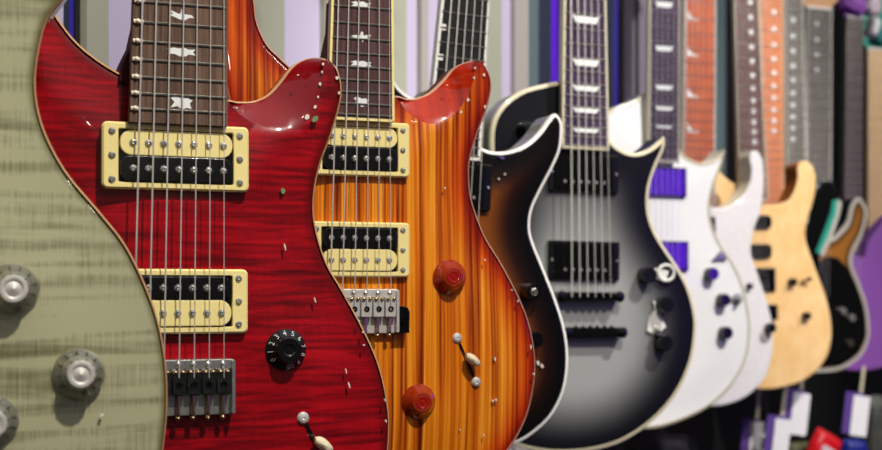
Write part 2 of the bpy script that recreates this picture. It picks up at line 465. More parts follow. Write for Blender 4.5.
# ------------------------------------------------------------------ neck, frets, strings
def neck(fr, top, end, nut_y, w, mat, side, frets=24, saddle=None, bind=None, back=None, dots=None, r_fret=.0009, ends=False, fret_mat=None, headm=None, T=.007, bind_w=.002, depth=.021, last=.004):
    """top/end = (y, xl, xr) pixel rows of the board"""
    (yt, tl, tr), (ye, el, er) = top, end
    a = [fr.at(tl, yt, w), fr.at(tr, yt, w)]; b_ = [fr.at(el, ye, w), fr.at(er, ye, w)]
    vt = (a[0][1] + a[1][1]) / 2; ve = (b_[0][1] + b_[1][1]) / 2
    cx = fr.at((tl+tr)/2, nut_y, w)
    vn = cx[1]
    def ex(v, k): return b_[k][0] + (a[k][0] - b_[k][0]) * (v - ve) / (vt - ve)
    if isinstance(saddle, (int, float)):
        vs = fr.at((el+er)/2, saddle, w)[1]; L = (ve + last - vs) * 2 ** (frets / 12)
        vn = vs + L
    else:
        L = (vn - ve - .003) / (1 - 2 ** (-frets / 12)); vs = vn - L
    m_ = bind or mat
    mb = MB()
    mb.prism([(ex(ve, 0), ve), (ex(ve, 1), ve), (ex(vn, 1), vn), (ex(vn, 0), vn)], w - T, w, .0006)
    bd = mb.build('fretboard', mat, fr.root)
    if bind:
        mb = MB(); e = .0004
        for k, sg in ((0, -1), (1, 1)):
            q = [(ex(ve, k) + sg*e, ve - e), (ex(vn, k) + sg*e, vn), (ex(vn, k) - sg*bind_w, vn), (ex(ve, k) - sg*bind_w, ve - e)]
            if sg < 0: q = q[::-1]
            mb.prism(q[::-1], w - T, w + .0003)
        mb.prism([(ex(ve, 0), ve - e), (ex(ve, 1), ve - e), (ex(ve, 1), ve + bind_w), (ex(ve, 0), ve + bind_w)], w - T, w + .0003)
        mb.build('binding', bind, bd)
    for n in range(1, frets + 1):
        v = vs + L * 2 ** (-n / 12)
        mb = MB(); in_ = .0015
        mb.tube(P(ex(v, 0) + in_, v, w + .0002), P(ex(v, 1) - in_, v, w + .0002), r_fret, 6)
        f_ = mb.build('fret', fret_mat or M['fret'], bd)
        if ends:
            mb = MB(); mb.ball(ex(v, 0) + .0035, v + .0002, w + .0008, .0018)
            mb.tube(P(ex(v, 0) + .0008, v + .0002, w + .0004), P(ex(v, 0) + .007, v, w + .0006), .0013, 6)
            mb.build('fret_end_glint', M['fret_end_glint'], bd)
    # back of the neck: rounded D
    mb = MB(); L_ = []
    for v in (ve + .004, ve + .06, vn):
        c = (ex(v, 0) + ex(v, 1)) / 2; hw = (ex(v, 1) - ex(v, 0)) / 2 * .99
        L_.append([(c + hw * math.cos(t), (w - T) * -1 + depth * abs(math.sin(t)) ** .8, v) for t in [math.pi * k / 12 for k in range(13)]])
    mb.loops(L_)
    mb.build('neck', side, fr.root)
    # nut and headstock
    mb = MB(); c = (ex(vn, 0) + ex(vn, 1)) / 2; hw = (ex(vn, 1) - ex(vn, 0)) / 2
    mb.rrect(c, vn + .0025, hw*2, .005, .001, w - T, w + .0015)
    mb.build('nut', M['white_bind'], fr.root)
    mb = MB()
    mb.prism([(c + x*hw, vn + y) for x, y in ((-1, .005), (1, .005), (1.7, .03), (1.85, .08), (1.5, .15), (.7, .178), (-.1, .165), (-.9, .185), (-1.5, .16), (-1.8, .09), (-1.65, .035))], w - .022, w - .008, .002)
    hs = mb.build('headstock', headm or side, fr.root)
    for k in range(6):
        sx = -1 if k < 3 else 1; mb = MB()
        mb.lathe(c + sx*hw*1.15, vn + .045 + (k % 3) * .038, [(.005, w-.008), (.005, w-.004), (.003, w-.004), (.003, w+.006), (.0001, w+.007)], 10)
        mb.tube(P(c + sx*hw*1.15, vn + .045 + (k % 3)*.038, w-.028), P(c + sx*(hw*1.15+.028), vn + .045 + (k % 3)*.038, w-.028), .0025, 6)
        mb.rrect(c + sx*(hw*1.15+.030), vn + .045 + (k % 3)*.038, .012, .016, .004, w-.031, w-.025)
        mb.build('tuner', M['chrome'], hs)
    return dict(ex=ex, ve=ve, vn=vn, vs=vs, L=L, w=w, board=bd)

def strings(fr, nk, xl, xr, y, ws, n=6, rmax=.0008, rmin=.00036, inset_=.003):
    ws = max(ws, nk['w'] + .0018)
    a = fr.at(xl, y, ws); b_ = fr.at(xr, y, ws)
    vb = (a[1] + b_[1]) / 2; wn = nk['w'] + .0020
    for i in range(n):
        t = i / (n - 1); u0 = a[0] + (b_[0] - a[0]) * t; vb_i = a[1] + (b_[1]-a[1])*t
        vn = nk['vn']; l, r = nk['ex'](vn, 0) + inset_, nk['ex'](vn, 1) - inset_
        mb = MB(); mb.tube(P(u0, vb_i, ws), P(l + (r-l)*t, vn, wn), rmax + (rmin - rmax)*t, 6)
        mb.build('string', M['string'], fr.root)

BIRDS = [
    [(-1, .55), (-.55, .35), (-.2, .1), (-.05, .15), (.05, .75), (.2, .6), (.25, .12), (.8, .05), (1, -.25), (.6, -.3), (.3, -.6), (-.1, -.55), (-.45, -.3), (-.9, -.1), (-.6, .1)],
    [(-1, .3), (-.7, .15), (-.95, -.35), (-.45, -.3), (-.1, -.6), (.35, -.55), (.5, -.3), (1, -.35), (.8, .05), (1, .45), (.55, .35), (.2, .6), (-.2, .45), (-.5, .55)],
    [(-.9, .5), (-.55, .1), (-.9, -.55), (-.3, -.35), (.1, -.75), (.45, -.5), (.9, -.6), (.75, 0), (1, .3), (.55, .55), (0, .5), (-.4, .8)],
    [(-1, .05), (-.5, .25), (-.1, .2), (0, .8), (.2, .75), (.25, .2), (.75, .45), (1, .3), (.7, 0), (.95, -.2), (.4, -.3), (.15, -.75), (-.05, -.35), (-.5, -.2)]]
FLAG = [(-1, .75), (-.6, .4), (-.22, .62), (0, .42), (.22, .62), (.6, .4), (1, .75), (.74, -.85), (-.74, -.85)]
FIN = [(-1, .9), (-.7, .1), (-.1, -.35), (1, -.7), (-1, -.7)]
def inlay(fr, nk, poly, px, py, hw, hh, mat, name='inlay'):
    u, v = fr.at(px, py, nk['w']); mb = MB()
    loop = [(u + x*hw, v + y*hh) for x, y in poly]
    a = sum(loop[i][0]*loop[(i+1) % len(loop)][1]-loop[(i+1) % len(loop)][0]*loop[i][1] for i in range(len(loop)))
    if a < 0: loop = loop[::-1]
    mb.prism(loop, nk['w'] - .001, nk['w'] + .00025)
    return mb.build(name, mat, nk['board'])
def dot(fr, nk, px, py, r, mat):
    u, v = fr.at(px, py, nk['w']); mb = MB(); mb.lathe(u, v, [(r, nk['w']-.001), (r, nk['w']+.00025)], 14)
    return mb.build('inlay', mat, nk['board'])

# ------------------------------------------------------------------ hardware
def screw(mb, u, v, w, r=.0023):
    mb.lathe(u, v, [(r, w - .002), (r, w + .0004), (r*.75, w + .0011), (r*.35, w + .0013), (.0001, w + .0008)], 12)

def frame_loops(mb, uo, uc_, w0, w1, bev):
    o, i = uo, uc_
    L = [[P(u, v, w0) for u, v in o], [P(u, v, w1-bev) for u, v in o], [P(u, v, w1) for u, v in inset(o, bev)],
         [P(u, v, w1) for u, v in inset(i, -.0004)], [P(u, v, w1-.0004) for u, v in i], [P(u, v, w0) for u, v in i]]
    mb.loops(L, cap0=False, cap1=False)

def humbucker(fr, x0, x1, y0, y1, split, top_mat, bot_mat, px_l, px_r, n, w, ringm, tilt=0, scr=3):
    """cream ringed pickup: x0..x1, y0..y1 pixel bounds, split = row between the two coils"""
    h = .0055
    ym = (y0+y1)/2; xm = (x0+x1)/2
    ul = fr.at(x0, ym, w+h)[0]; ur = fr.at(x1, ym, w+h)[0]; vt = fr.at(xm, y0, w+h)[1]; vb = fr.at(xm, y1, w+h)[1]
    uc, vc, W_, H_ = (ul+ur)/2, (vt+vb)/2, ur-ul, vt-vb
    mb = MB()
    frame_loops(mb, rr(uc, vc, W_, H_, .0035), rr(uc, vc, W_ - .0205, H_ - .0085, .0012), w - .008, w + h, .0012)
    ring = mb.build('pickup', ringm, fr.root)
    mb = MB()
    for sx in (-1, 1):
        for k in range(scr):
            yy = vc + (H_/2 - .006) * (1 - k * 2 / (scr-1)); m2 = MB(); screw(m2, uc + sx*(W_/2 - .0062), yy, w + h)
            m2.build('screw', M['chrome'], ring)
    iw, ih = W_ - .0213, H_ - .0095
    mb = MB(); mb.rrect(uc, vc, iw + .0006, ih + .0006, .001, w - .008, w + .002); mb.build('pickup_base', M['black'], ring)
    vsplit = fr.at(xm, split, w + h)[1]
    a = (vc + ih/2 + vsplit)/2; b_ = (vc - ih/2 + vsplit)/2
    pl = fr.at(px_l, ym, w+h)[0]; pr = fr.at(px_r, ym, w+h)[0]
    for k, (vv, hh, mm) in enumerate(((a, vc+ih/2-vsplit, top_mat), (b_, vsplit-vc+ih/2, bot_mat))):
        mb = MB(); mb.rrect(uc, vv, iw - .001, hh - .0004, min(hh*.45, .009) if mm is M['cream'] else .006, w, w + h + .001, .0008, 7)
        bob = mb.build('coil', mm, ring)
        for i in range(n):
            m2 = MB(); uu = pl + (pr-pl)*i/(n-1)
            m2.lathe(uu, vv, [(.0026, w+h), (.0026, w+h+.0012), (.002, w+h+.0021), (.001, w+h+.0024), (.0001, w+h+.0021)], 12)
            m2.build('pole_screw', M['chrome'], ring)
    return ring

def soapbar(fr, x0, x1, y0, y1, w, mat, n=6, h=.005, pole=True, frame=True, r=.0015):
    ym = (y0+y1)/2; xm = (x0+x1)/2
    ul = fr.at(x0, ym, w+h)[0]; ur = fr.at(x1, ym, w+h)[0]; vt = fr.at(xm, y0, w+h)[1]; vb = fr.at(xm, y1, w+h)[1]
    uc, vc, W_, H_ = (ul+ur)/2, (vt+vb)/2, ur-ul, vt-vb
    mb = MB()
    if frame:
        frame_loops(mb, rr(uc, vc, W_, H_, .002), rr(uc, vc, W_ - .014, H_ - .006, .0012), w - .004, w + h, .001)
        ring = mb.build('pickup', M['black'], fr.root)
        mb = MB(); mb.rrect(uc, vc, W_ - .0148, H_ - .0068, .002, w - .004, w + h + .0015, .001)
        mb.build('pickup_cover', mat, ring)
        for sx in (-1, 1):
            m2 = MB(); screw(m2, uc + sx*(W_/2 - .0038), vc, w+h, .0018); m2.build('screw', M['chrome'], ring)
    else:
        mb.rrect(uc, vc, W_, H_, r, w - .004, w + h, .0012, 8)
        ring = mb.build('pickup', mat, fr.root)
    if pole:
        for i in range(n):
            m2 = MB(); uu = uc + (W_ * .56) * (i/(n-1) - .5)
            m2.lathe(uu, vc - H_*.24, [(.0018, w+h), (.0018, w+h+.0018), (.0001, w+h+.002)], 10)
            m2.build('pole_screw', M['satin'], ring)
    return ring

def knob(fr, px, py, w, r, h, mat, style='speed', topmat=None):
    u, v = fr.at(px, py, w + h * .6); mb = MB()
    if style == 'speed':
        prof = [(r, w), (r, w+h*.22), (r*.93, w+h*.3), (r*.76, w+h*.62), (r*.72, w+h*.95), (r*.66, w+h), (r*.3, w+h), (r*.22, w+h*.93), (.0001, w+h*.93)]
    elif style == 'bell':
        prof = [(r, w), (r, w+h*.14), (r*.95, w+h*.22), (r*.74, w+h*.55), (r*.64, w+h*.85), (r*.58, w+h*.95), (r*.46, w+h), (r*.42, w+h*.96), (.0001, w+h*.96)]
    elif style == 'skirt':
        prof = [(r, w), (r, w+h*.1), (r*.97, w+h*.15), (r*.66, w+h*.55), (r*.62, w+h*.93), (r*.57, w+h), (r*.3, w+h), (r*.22, w+h*.93), (.0001, w+h*.93)]
    else:
        prof = [(r, w), (r*1.0, w+h*.8), (r*.88, w+h), (.0001, w+h)]
    mb.lathe(u, v, prof, 36)
    k = mb.build('knob', mat, fr.root)
    if topmat:
        mb = MB(); mb.lathe(u, v, [(r*.40, w+h*.955), (r*.40, w+h*1.0), (r*.33, w+h*1.03), (r*.28, w+h*1.0), (r*.12, w+h*.99), (r*.1, w+h*1.03), (.0001, w+h*1.04)], 24)
        mb.build('knob_cap', topmat, k)
    return k, u, v

def numerals(parent, u, v, w, r, size, mat):
    mb = MB(); dg = None
    for i in range(11):
        ch = str(i)
        c = bpy.data.curves.new('n', 'FONT'); c.body = ch; c.size = size; c.align_x = 'CENTER'; c.align_y = 'CENTER'; c.extrude = .00012; c.resolution_u = 2
        o = bpy.data.objects.new('n', c); COL.objects.link(o); bpy.context.view_layer.update()
        me = o.evaluated_get(bpy.context.evaluated_depsgraph_get()).to_mesh()
        a = math.radians(215 - i * 29); up = Matrix.Rotation(a - math.pi/2, 2)
        cx, cy = u + r*math.cos(a), v + r*math.sin(a)
        vs = []
        for q in me.vertices:
            p = up @ Vector((q.co.x, q.co.y)); vs.append(P(cx + p.x, cy + p.y, w + q.co.z - (p.dot(Vector((math.cos(a), math.sin(a)))))*.95))
        mb.add(vs, [tuple(f.vertices) for f in me.polygons])
        bpy.data.objects.remove(o); bpy.data.curves.remove(c)
    return mb.build('numerals', mat, parent)

def glints(fr, pts, w, mat=None):  # small flat specks standing for highlights on the lacquer
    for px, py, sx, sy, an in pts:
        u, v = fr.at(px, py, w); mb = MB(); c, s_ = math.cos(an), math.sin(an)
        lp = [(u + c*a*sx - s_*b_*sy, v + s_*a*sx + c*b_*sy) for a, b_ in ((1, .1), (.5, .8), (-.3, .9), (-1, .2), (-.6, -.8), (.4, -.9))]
        mb.prism(lp, w - .0015, w + .0004, 0); mb.build('painted_glint', mat or M['glint'], fr.root)

def switch(fr, p0, p1, tip, w):
    """blade switch: two screws, a slot and a cream tip"""
    a = fr.at(*p0, w); b_ = fr.at(*p1, w); c = fr.at(*tip, w + .008)
    d = Vector((b_[0]-a[0], b_[1]-a[1])).normalized(); n = Vector((-d.y, d.x)) * .0012
    mb = MB(); A = Vector(a) + d*.005; B = Vector(b_) - d*.005
    mb.prism([tuple(A-n), tuple(A+n), tuple(B+n), tuple(B-n)], w-.001, w+.0004)
    sl = mb.build('pickup_switch', M['black'], fr.root)
    for q in (a, b_):
        m2 = MB(); m2.lathe(q[0], q[1], [(.0042, w-.001), (.0042, w+.0006), (.003, w+.0018), (.0012, w+.0022), (.0001, w+.0012)], 14); m2.build('screw', M['bright_steel'], sl)
    m2 = MB(); mid = (Vector(a) + Vector(b_)) / 2
    m2.tube(P(mid.x, mid.y, w), P(c[0], c[1], w+.006), .0014, 8); m2.build('lever', M['chrome'], sl)
    m2 = MB()
    L = []
    for k in range(8):
        t = k / 7; r = .0058 * math.sin(math.pi * (.12 + .8 * t)) ** .7
        L.append([P(c[0] - .004 + t*.012, c[1] + .003 - t*.006 + r*.85*math.cos(q*math.pi/6), w + .007 + r*math.sin(q*math.pi/6)) for q in range(12)])
    m2.loops(L); m2.build('switch_tip', M['switch_tip'], sl)

def tremolo(fr, x0, x1, y0, y1, w, n, xl, xr, arm=False, sm='dark_chrome', bmn='chrome'):
    w += .0035; h = .009; ym = (y0+y1)/2
    ul = fr.at(x0, ym, w+h)[0]; ur = fr.at(x1, ym, w+h)[0]; vt = fr.at((x0+x1)/2, y0, w+h)[1]; vb = fr.at((x0+x1)/2, y1, w+h)[1]
    uc, vc, W_, H_ = (ul+ur)/2, (vt+vb)/2, ur-ul, vt-vb
    mb = MB(); mb.rrect(uc, vc, W_, H_, .0025, w - .0055, w + .003, .001)
    mb.rrect(uc, vt - .0035, W_, .007, .002, w, w + .006, .001)
    for sx in (-1, 1): mb.rrect(uc + sx*(W_/2-.0012), vc, .0024, H_*.96, .001, w, w+.008, .0006)
    br = mb.build('bridge', M[bmn], fr.root)
    pl = fr.at(xl, ym, w+h)[0]; pr = fr.at(xr, ym, w+h)[0]; pitch = (pr-pl)/(n-1)
    for i in range(n):
        u = pl + pitch*i
        mb = MB(); sv = vt - H_*.42
        mb.rrect(u, sv, pitch*.9, H_*.42, .001, w + .003, w + .009, .0008)
        sd = mb.build('saddle', M[sm], br)
        mb = MB(); mb.lathe(u, sv - .001, [(.0024, w+.009), (.0024, w+.0094), (.0012, w+.0094), (.001, w+.0088), (.0001, w+.0088)], 12); mb.build('string_hole', M['black_gloss'], br)
        for s_ in (-1, 1):
            m2 = MB(); m2.ball(u + s_*pitch*.25, sv + H_*.2, w+.0095, .0016, 8); m2.build('height_screw', M['brass'], br)
        m2 = MB(); L = []
        for k in range(9):
            vv = sv - H_*.21 - (H_*.36)*k/8
            L.append([P(u + (.0011 + (.0005 if k % 2 else 0))*math.cos(q*math.pi/4), vv, w + .0055 + (.0011 + (.0005 if k % 2 else 0))*math.sin(q*math.pi/4)) for q in range(8)])
        m2.loops(L); m2.ball(u, vb - .0015, w+.004, .002, 8); m2.build('intonation_screw', M['brass'], br)
        m2 = MB(); m2.ball(u + pitch*.0, vt - .0035, w + .006, .0022, 10, .6); m2.build('pivot_screw', M['chrome'], br)
    if arm:
        m2 = MB(); m2.prism([(ur - .001, vc + .004), (ur - .001, vb), (ur + .009, vb), (ur + .0095, vc - .001), (ur + .008, vc + .003), (ur+.003, vc+.0045)][::-1], w, w + .007, .001)
        m2.lathe(ur + .004, vc - .007, [(.0035, w+.007), (.0035, w+.009), (.002, w+.009), (.002, w+.008), (.0001, w+.008)], 14)
        m2.build('arm_socket', M['black_gloss'], br)
    return br, sv

GRP = 'electric guitars hanging in a row along the shop wall'
def finish(fr, label): tag(fr.root, label, 'electric guitar', GRP)

# ================================================================== 1 green
g = Frame(-98, 668, .70); H = .007
body(g, [(74,-16),(62,0),(47,20),(39,48),(35,80),(38,110),(48,140),(68,175),(100,213),(125,245),(145,285),(158,322),(165,360),(167,400),(164,440),(155,490),(130,550),(80,620),(0,662),(-90,675),(-190,662),(-290,610),(-350,520),(-370,420),(-350,330),(-310,250),(-280,180),(-275,120),(-290,50),(-300,-30),(-285,-90),(-255,-110),(-225,-75),(-200,-10),(-160,30),(-100,45),(-40,22),(-5,-15),(25,-48),(55,-78),(78,-86),(90,-68),(86,-42)],
     [M['green_top'], M['green_side']], H=H, bind=M['natural_edge'], bind_w=.0006)
nk = neck(g, (0, -155, -45), (60, -158, -42), -800, H+.012, M['rosewood'], M['brown_side'], saddle=430)
for px, py in ((13, 289), (80, 374), (-8, 423)):
    k, u, v = knob(g, px, py, H, .0142, .0125, M['clear'], 'skirt')
    mb = MB(); mb.lathe(u, v, [(.0078, H+.0005), (.0078, H+.0128), (.0070, H+.0138), (.0054, H+.0138), (.0044, H+.0128), (.0001, H+.0142)], 24); mb.build('knob_core', M['bright_steel'], k)
    numerals(k, u, v, H+.0052, .0113, .0036, M['black'])
    mb = MB()
    for i in range(11):
        a = math.radians(215 - 29*i); mb.tube(P(u+.0088*math.cos(a), v+.0088*math.sin(a), H+.0125), P(u+.0068*math.cos(a), v+.0068*math.sin(a), H+.0129), .0003, 5)
    mb.build('tick_marks', M['black'], k)
glints(g, [(102, 415, .0012, .0007, .5)], H)
humbucker(g, -190, -20, 90, 175, 132, M['cream'], M['black'], -150, -55, 6, H, M['cream'])
humbucker(g, -190, -20, 265, 350, 307, M['black'], M['cream'], -150, -55, 6, H, M['cream'])
tremolo(g, -165, -40, 395, 470, H, 6, -150, -55)
strings(g, nk, -150, -55, 425, H+.0105)
finish(g, 'translucent grey-green flame-top electric guitar with clear knobs, nearest and cut by left frame edge')

# ================================================================== 2 red seven-string
r = Frame(178, 603, .858); H = .007
red_out = [(302,61,'',1),(315,58,'',1),(327,60,'',.5),(337,69),(341,84),(340,103),(331,135),(320,165),(314,195),(315,225),(326,262),(342,290),(362,327),(377,360),(386,395),(389,430),(383,480),(360,535),(310,580),(240,603),(170,605),(90,590),(20,550),(-25,490),(-38,430),(-30,370),(0,310),(30,270),(45,230),(45,190),(30,150),(10,110),(-5,60),(-5,15),(8,-30),(25,-45),(38,-25),(50,4),(60,22),(78,44),(102,63),(130,79),(160,92),(195,98),(227,100,'',.3),(238,102,'',.8),(255,101,'',1),(269,94,'',1),(281,81,'',1),(291,68,'',1)]
# rotate the list so the scoop's outer edge is one run
red_out = red_out[44:] + red_out[:44]
body(r, red_out, [M['red_top'], M['red_side'], M['red_scoop']], H=H, ridge_px=[(228,101),(236,111),(246,119),(260,127),(280,131),(298,127),(310,117),(317,101),(321,84),(324,60)], outer_rng=(0, 8), bind=M['natural_edge'], bind_w=.0009)
nk = neck(r, (0, 133, 228), (124, 129, 228), -600, H+.011, M['rosewood'], M['dark_red_wood'], saddle=368, ends=True, last=.0085)
for i, (px, py, hw, hh) in enumerate(((181, 15, .0085, .0055), (181, 52, .0095, .0048), (181, 103, .0075, .006))):
    inlay(r, nk, BIRDS[(0, 1, 2)[i]], px, py, hw, hh, M['pearl'], 'bird_inlay')
# heel
mb = MB(); uv = [r.at(*p, 0) for p in ((139, -4), (137, 20), (132, 42), (124, 58), (119, 72), (118, 84), (210, 100), (218, -4))]
mb.prism(uv, -.032, .004, .003); mb.build('neck_heel', M['dark_red_wood'], r.root)
humbucker(r, 102, 249, 124, 190, 157, M['cream'], M['black'], 133, 223, 7, H, M['cream'])
humbucker(r, 98, 248, 269, 334, 300, M['black'], M['cream'], 133, 221, 7, H, M['cream'])
tremolo(r, 124, 236, 360, 417, H, 7, 133, 224)
strings(r, nk, 133, 224, 378, H+.0105, 7, .00066, .0003)
k, u, v = knob(r, 288, 350, H, .0140, .011, M['black'], 'skirt')
numerals(k, u, v, H+.0044, .0113, .0046, M['numeral'])
switch(r, (303, 418), (335, 478), (321, 445), H)
glints(r, [(285, 247, .0005, .0028, .2), (315, 300, .0005, .0022, .3), (346, 371, .0004, .0022, .2), (349, 385, .0006, .0026, .3), (364, 345, .0008, .0006, 0), (385, 400, .0006, .0012, .1), (363, 332, .0007, .0007, 0), (386, 421, .0006, .001, 0), (359, 321, .0006, .001, 0.4), (385, 356+44, .0005, .001, 0)], H*.9)
glints(r, [(315, 119, .0018, .003, -.7), (283, 191, .0015, .0022, 0)], H*.6, M['green_glint'])
glints(r, [(323, 64, .0009, .0012, 0), (322, 72, .0007, .0009, 0), (320, 84, .0009, .0014, 0), (318, 97, .0007, .001, 0), (315, 107, .001, .0015, -.4), (307, 117, .0017, .0022, -.5), (337, 78, .0012, .0014, 0), (339, 93, .0008, .0012, 0), (298, 75, .0008, .0005, 0), (237, 108, .0008, .0006, 0)], .0012)
finish(r, 'glossy deep red flame-top seven-string electric guitar with cream-ringed pickups and one black numbered knob')

# ================================================================== 3 orange
o3 = Frame(361, 500, 1.065); H = .007
oo = [(394,96,'',.3),(407,99,'',.8),(418,98,'',1),(431,92,'',1),(444,80,'',1),(455,68,'',1),(465,63,'',1),(475,61,'',.7),(484,65,'',.2),(490,76),(491,89),(487,108),(477,135),(470,160),(469,180),(472,202),(484,235),(502,265),(520,300),(530,328),(535,360),(533,390),(526,418),(512,445),(490,470),(450,492),(400,502),(350,503),(280,490),(230,455),(205,400),(203,350),(215,300),(240,255),(258,215),(262,185),(250,150),(232,110),(222,60),(218,10),(225,-40),(238,-60),(249,-35),(254,0),(257,22),(266,43),(278,56),(293,70),(310,84),(330,94),(360,98)]
body(o3, oo, [M['orange_top'], M['brown_side'], M['orange_scoop']], H=H, ridge_px=[(396,97),(402,106),(410,114),(420,121),(432,124),(446,120),(458,110),(467,96),(473,80),(476,62)], outer_rng=(0, 7), bind=M['pink_edge'], bind_w=.001)
nk = neck(o3, (0, 332, 393), (120, 328, 394), -500, H+.012, M['rosewood2'], M['brown_side'], saddle=298, bind=M['cream'], bind_w=.0016)
for i, (px, py, hw, hh) in enumerate(((361, 5, .0085, .005), (361, 37, .0085, .0055), (361, 64, .009, .0045), (361, 102, .007, .0055))):
    inlay(o3, nk, BIRDS[(1, 3, 1, 2)[i]], px, py, hw, hh, M['pearl'], 'bird_inlay')
mb = MB(); uv = [o3.at(*p, 0) for p in ((337, -4), (336, 26), (331, 50), (325, 66), (323, 92), (380, 110), (388, -4))]
mb.prism(uv, -.032, .004, .003); mb.build('neck_heel', M['brown_side'], o3.root)
humbucker(o3, 310, 410, 121, 176, 147, M['cream'], M['black'], 331, 389, 6, H, M['cream'])
humbucker(o3, 309, 410, 222, 277, 249, M['black'], M['cream'], 331, 389, 6, H, M['cream'])
tremolo(o3, 319, 400, 289, 334, H, 6, 330, 391, arm=True, sm='bright_steel', bmn='bright_steel')
strings(o3, nk, 330, 391, 304, H+.0105, 6, .00062, .0003)
for px, py in ((452, 277), (421, 402)):
    knob(o3, px, py, H, .0145, .0105, M['amber'], 'bell', M['amber_deep'])
switch(o3, (457, 338), (476, 382), (471, 360), H)
glints(o3, [(531, 347, .0007, .002, 0), (495, 359, .0008, .002, .2), (493, 401, .0008, .0012, 0), (496, 400, .0008, .0012, 0), (484, 435, .0006, .0009, 0), (445, 188, .0006, .001, 0), (518, 301, .0006, .001, 0), (485, 260, .0006, .001, 0), (534, 374, .0008, .001, 0), (460, 430, .0004, .001, 0), (512, 290, .0004, .0008, 0)], H*.9)
glints(o3, [(475, 68, .0009, .001, 0), (474, 78, .0009, .0012, 0), (468, 100, .0012, .0016, -.4), (461, 112, .001, .0014, -.6), (484, 75, .001, .0015, 0), (485, 107, .0008, .0018, 0), (447, 85, .001, .0005, 0), (402, 103, .001, .0005, 0)], .0012)
finish(o3, 'orange striped zebrawood-top electric guitar with red burst edge and two amber knobs')

# ================================================================== 4 tobacco burst
g4 = Frame(462, 452, 1.30, roll=math.radians(3)); H = .004
body(g4, [(481,148),(494,152),(510,151),(527,144),(540,132),(548,121),(555,114),(561,121),(562,132),(560,150),(553,167),(541,190),(532,210),(530,228),(533,242),(543,267),(556,300),(565,330),(568,360),(564,390),(552,415),(535,432),(517,443),(490,450),(455,453),(420,448),(375,430),(343,392),(335,350),(345,310),(365,270),(385,232),(384,200),(372,170),(358,130),(350,80),(358,52),(374,42),(387,58),(395,82),(403,92),(413,98),(423,96),(434,88),(440,110),(455,135)],
     [M['burst4'], M['black_side']], H=H, bind=M['white_bind'], bind_w=.0027)
nk = neck(g4, (0, 442, 490), (158, 426, 480), -400, H+.010, M['ebony'], M['black_side'], saddle=295, bind=M['white_bind'], bind_w=.0025)
for px, py in ((443, 27), (440, 57), (437, 85)):
    inlay(g4, nk, [(-1, 1), (-1, -1), (1, -1), (1, 1)], px, py, .0032, .003, M['white_bind'])
soapbar(g4, 408, 492, 161, 208, H, M['black_gloss'])
soapbar(g4, 405, 490, 248, 293, H, M['black_gloss'])
strings(g4, nk, 428, 474, 300, H+.010)
knob(g4, 532, 292, H, .009, .014, M['black_gloss'], 'flat', M['satin'])
knob(g4, 534, 340, H, .009, .014, M['black_gloss'], 'flat')
mb = MB(); a = g4.at(425, 302, H); c = g4.at(478, 302, H); mb.rrect((a[0]+c[0])/2, a[1], c[0]-a[0], .014, .003, H-.002, H+.009, .001); mb.build('bridge', M['black_gloss'], g4.root)
glints(g4, [(503, 158, .0035, .0012, 0), (538, 363, .0015, .0025, .3), (542, 366, .0015, .0025, .3), (499, 179, .001, .001, 0), (505, 174, .001, .001, 0)][1:], H)
glints(g4, [(502, 158, .0032, .0012, -.15)], H, M['purple_plastic'])
finish(g4, 'dark tobacco burst electric guitar with white binding, tilted and half hidden behind the orange guitar')

# ================================================================== 5 silver burst
g5 = Frame(586, 450, 1.60, roll=math.radians(.6)); H = .0015
body(g5, [(608,138),(616,146),(627,152),(638,153),(651,148),(664,137,'c'),(664,148),(655,169),(649,190),(649,212),(655,231),(665,248),(679,269),(689,289),(695,312),(696,332),(691,362),(677,393),(655,419),(625,440),(594,450),(560,453),(528,449),(500,438),(470,415),(455,380),(450,340),(460,300),(480,262),(500,232),(503,208),(498,185),(492,160),(491,135),(495,117),(506,102),(522,91),(542,85),(562,83),(575,100),(590,125)],
     [M['silver'], M['black_side']], H=H, bind=M['cream_bind'], bind_w=.0042)
nk = neck(g5, (0, 564, 606), (149, 562, 609), -300, H+.013, M['purple_board'], M['black_side'], frets=22, saddle=294, bind=M['cream_bind'], bind_w=.0028, headm=M['black_side'])
for py, hh in ((19, .0062), (62, .0058), (88, .0045), (110, .004), (130, .0036)):
    inlay(g5, nk, FLAG, 586, py, .019, hh, M['pearl'], 'flag_inlay')
soapbar(g5, 549, 619, 154, 192, H, M['black_gloss'])
soapbar(g5, 549, 620, 241, 280, H, M['black_gloss'])
for y_, x0, x1, hh, nm in ((297, 556, 621, .011, 'bridge'), (333, 562, 624, .0135, 'tailpiece')):
    a = g5.at(x0, y_, H+.01); c = g5.at(x1, y_-1, H+.01); um = (a[0]+c[0])/2; vm = (a[1]+c[1])/2
    mb = MB(); mb.rrect(um, vm, c[0]-a[0], hh, .005, H+.004, H+.014, .0025)
    for s_ in (-1, 1): mb.lathe(um + s_*((c[0]-a[0])/2-.005), vm, [(.0065, H-.002), (.0065, H+.012), (.007, H+.016), (.004, H+.0175), (.0001, H+.0175)], 16)
    if nm == 'bridge':
        for i in range(6): mb.rrect(um + (i-2.5)*.0098, vm, .007, hh*1.0, .001, H+.013, H+.0165, .001)
    else:
        for i in range(6): mb.ball(um + (i-2.5)*.0098, vm + hh*.45, H+.011, .003)
    mb.build(nm, M['black_gloss'], g5.root)
strings(g5, nk, 572, 611, 297, H+.017, 6, .0009, .0004)
strings_low = [g5.at(571 + 8*i, 328, H+.013) for i in range(6)]
for px, py in ((648, 275), (665, 305), (664, 343)): knob(g5, px, py, H*.6, .0105, .016, M['black'], 'flat')
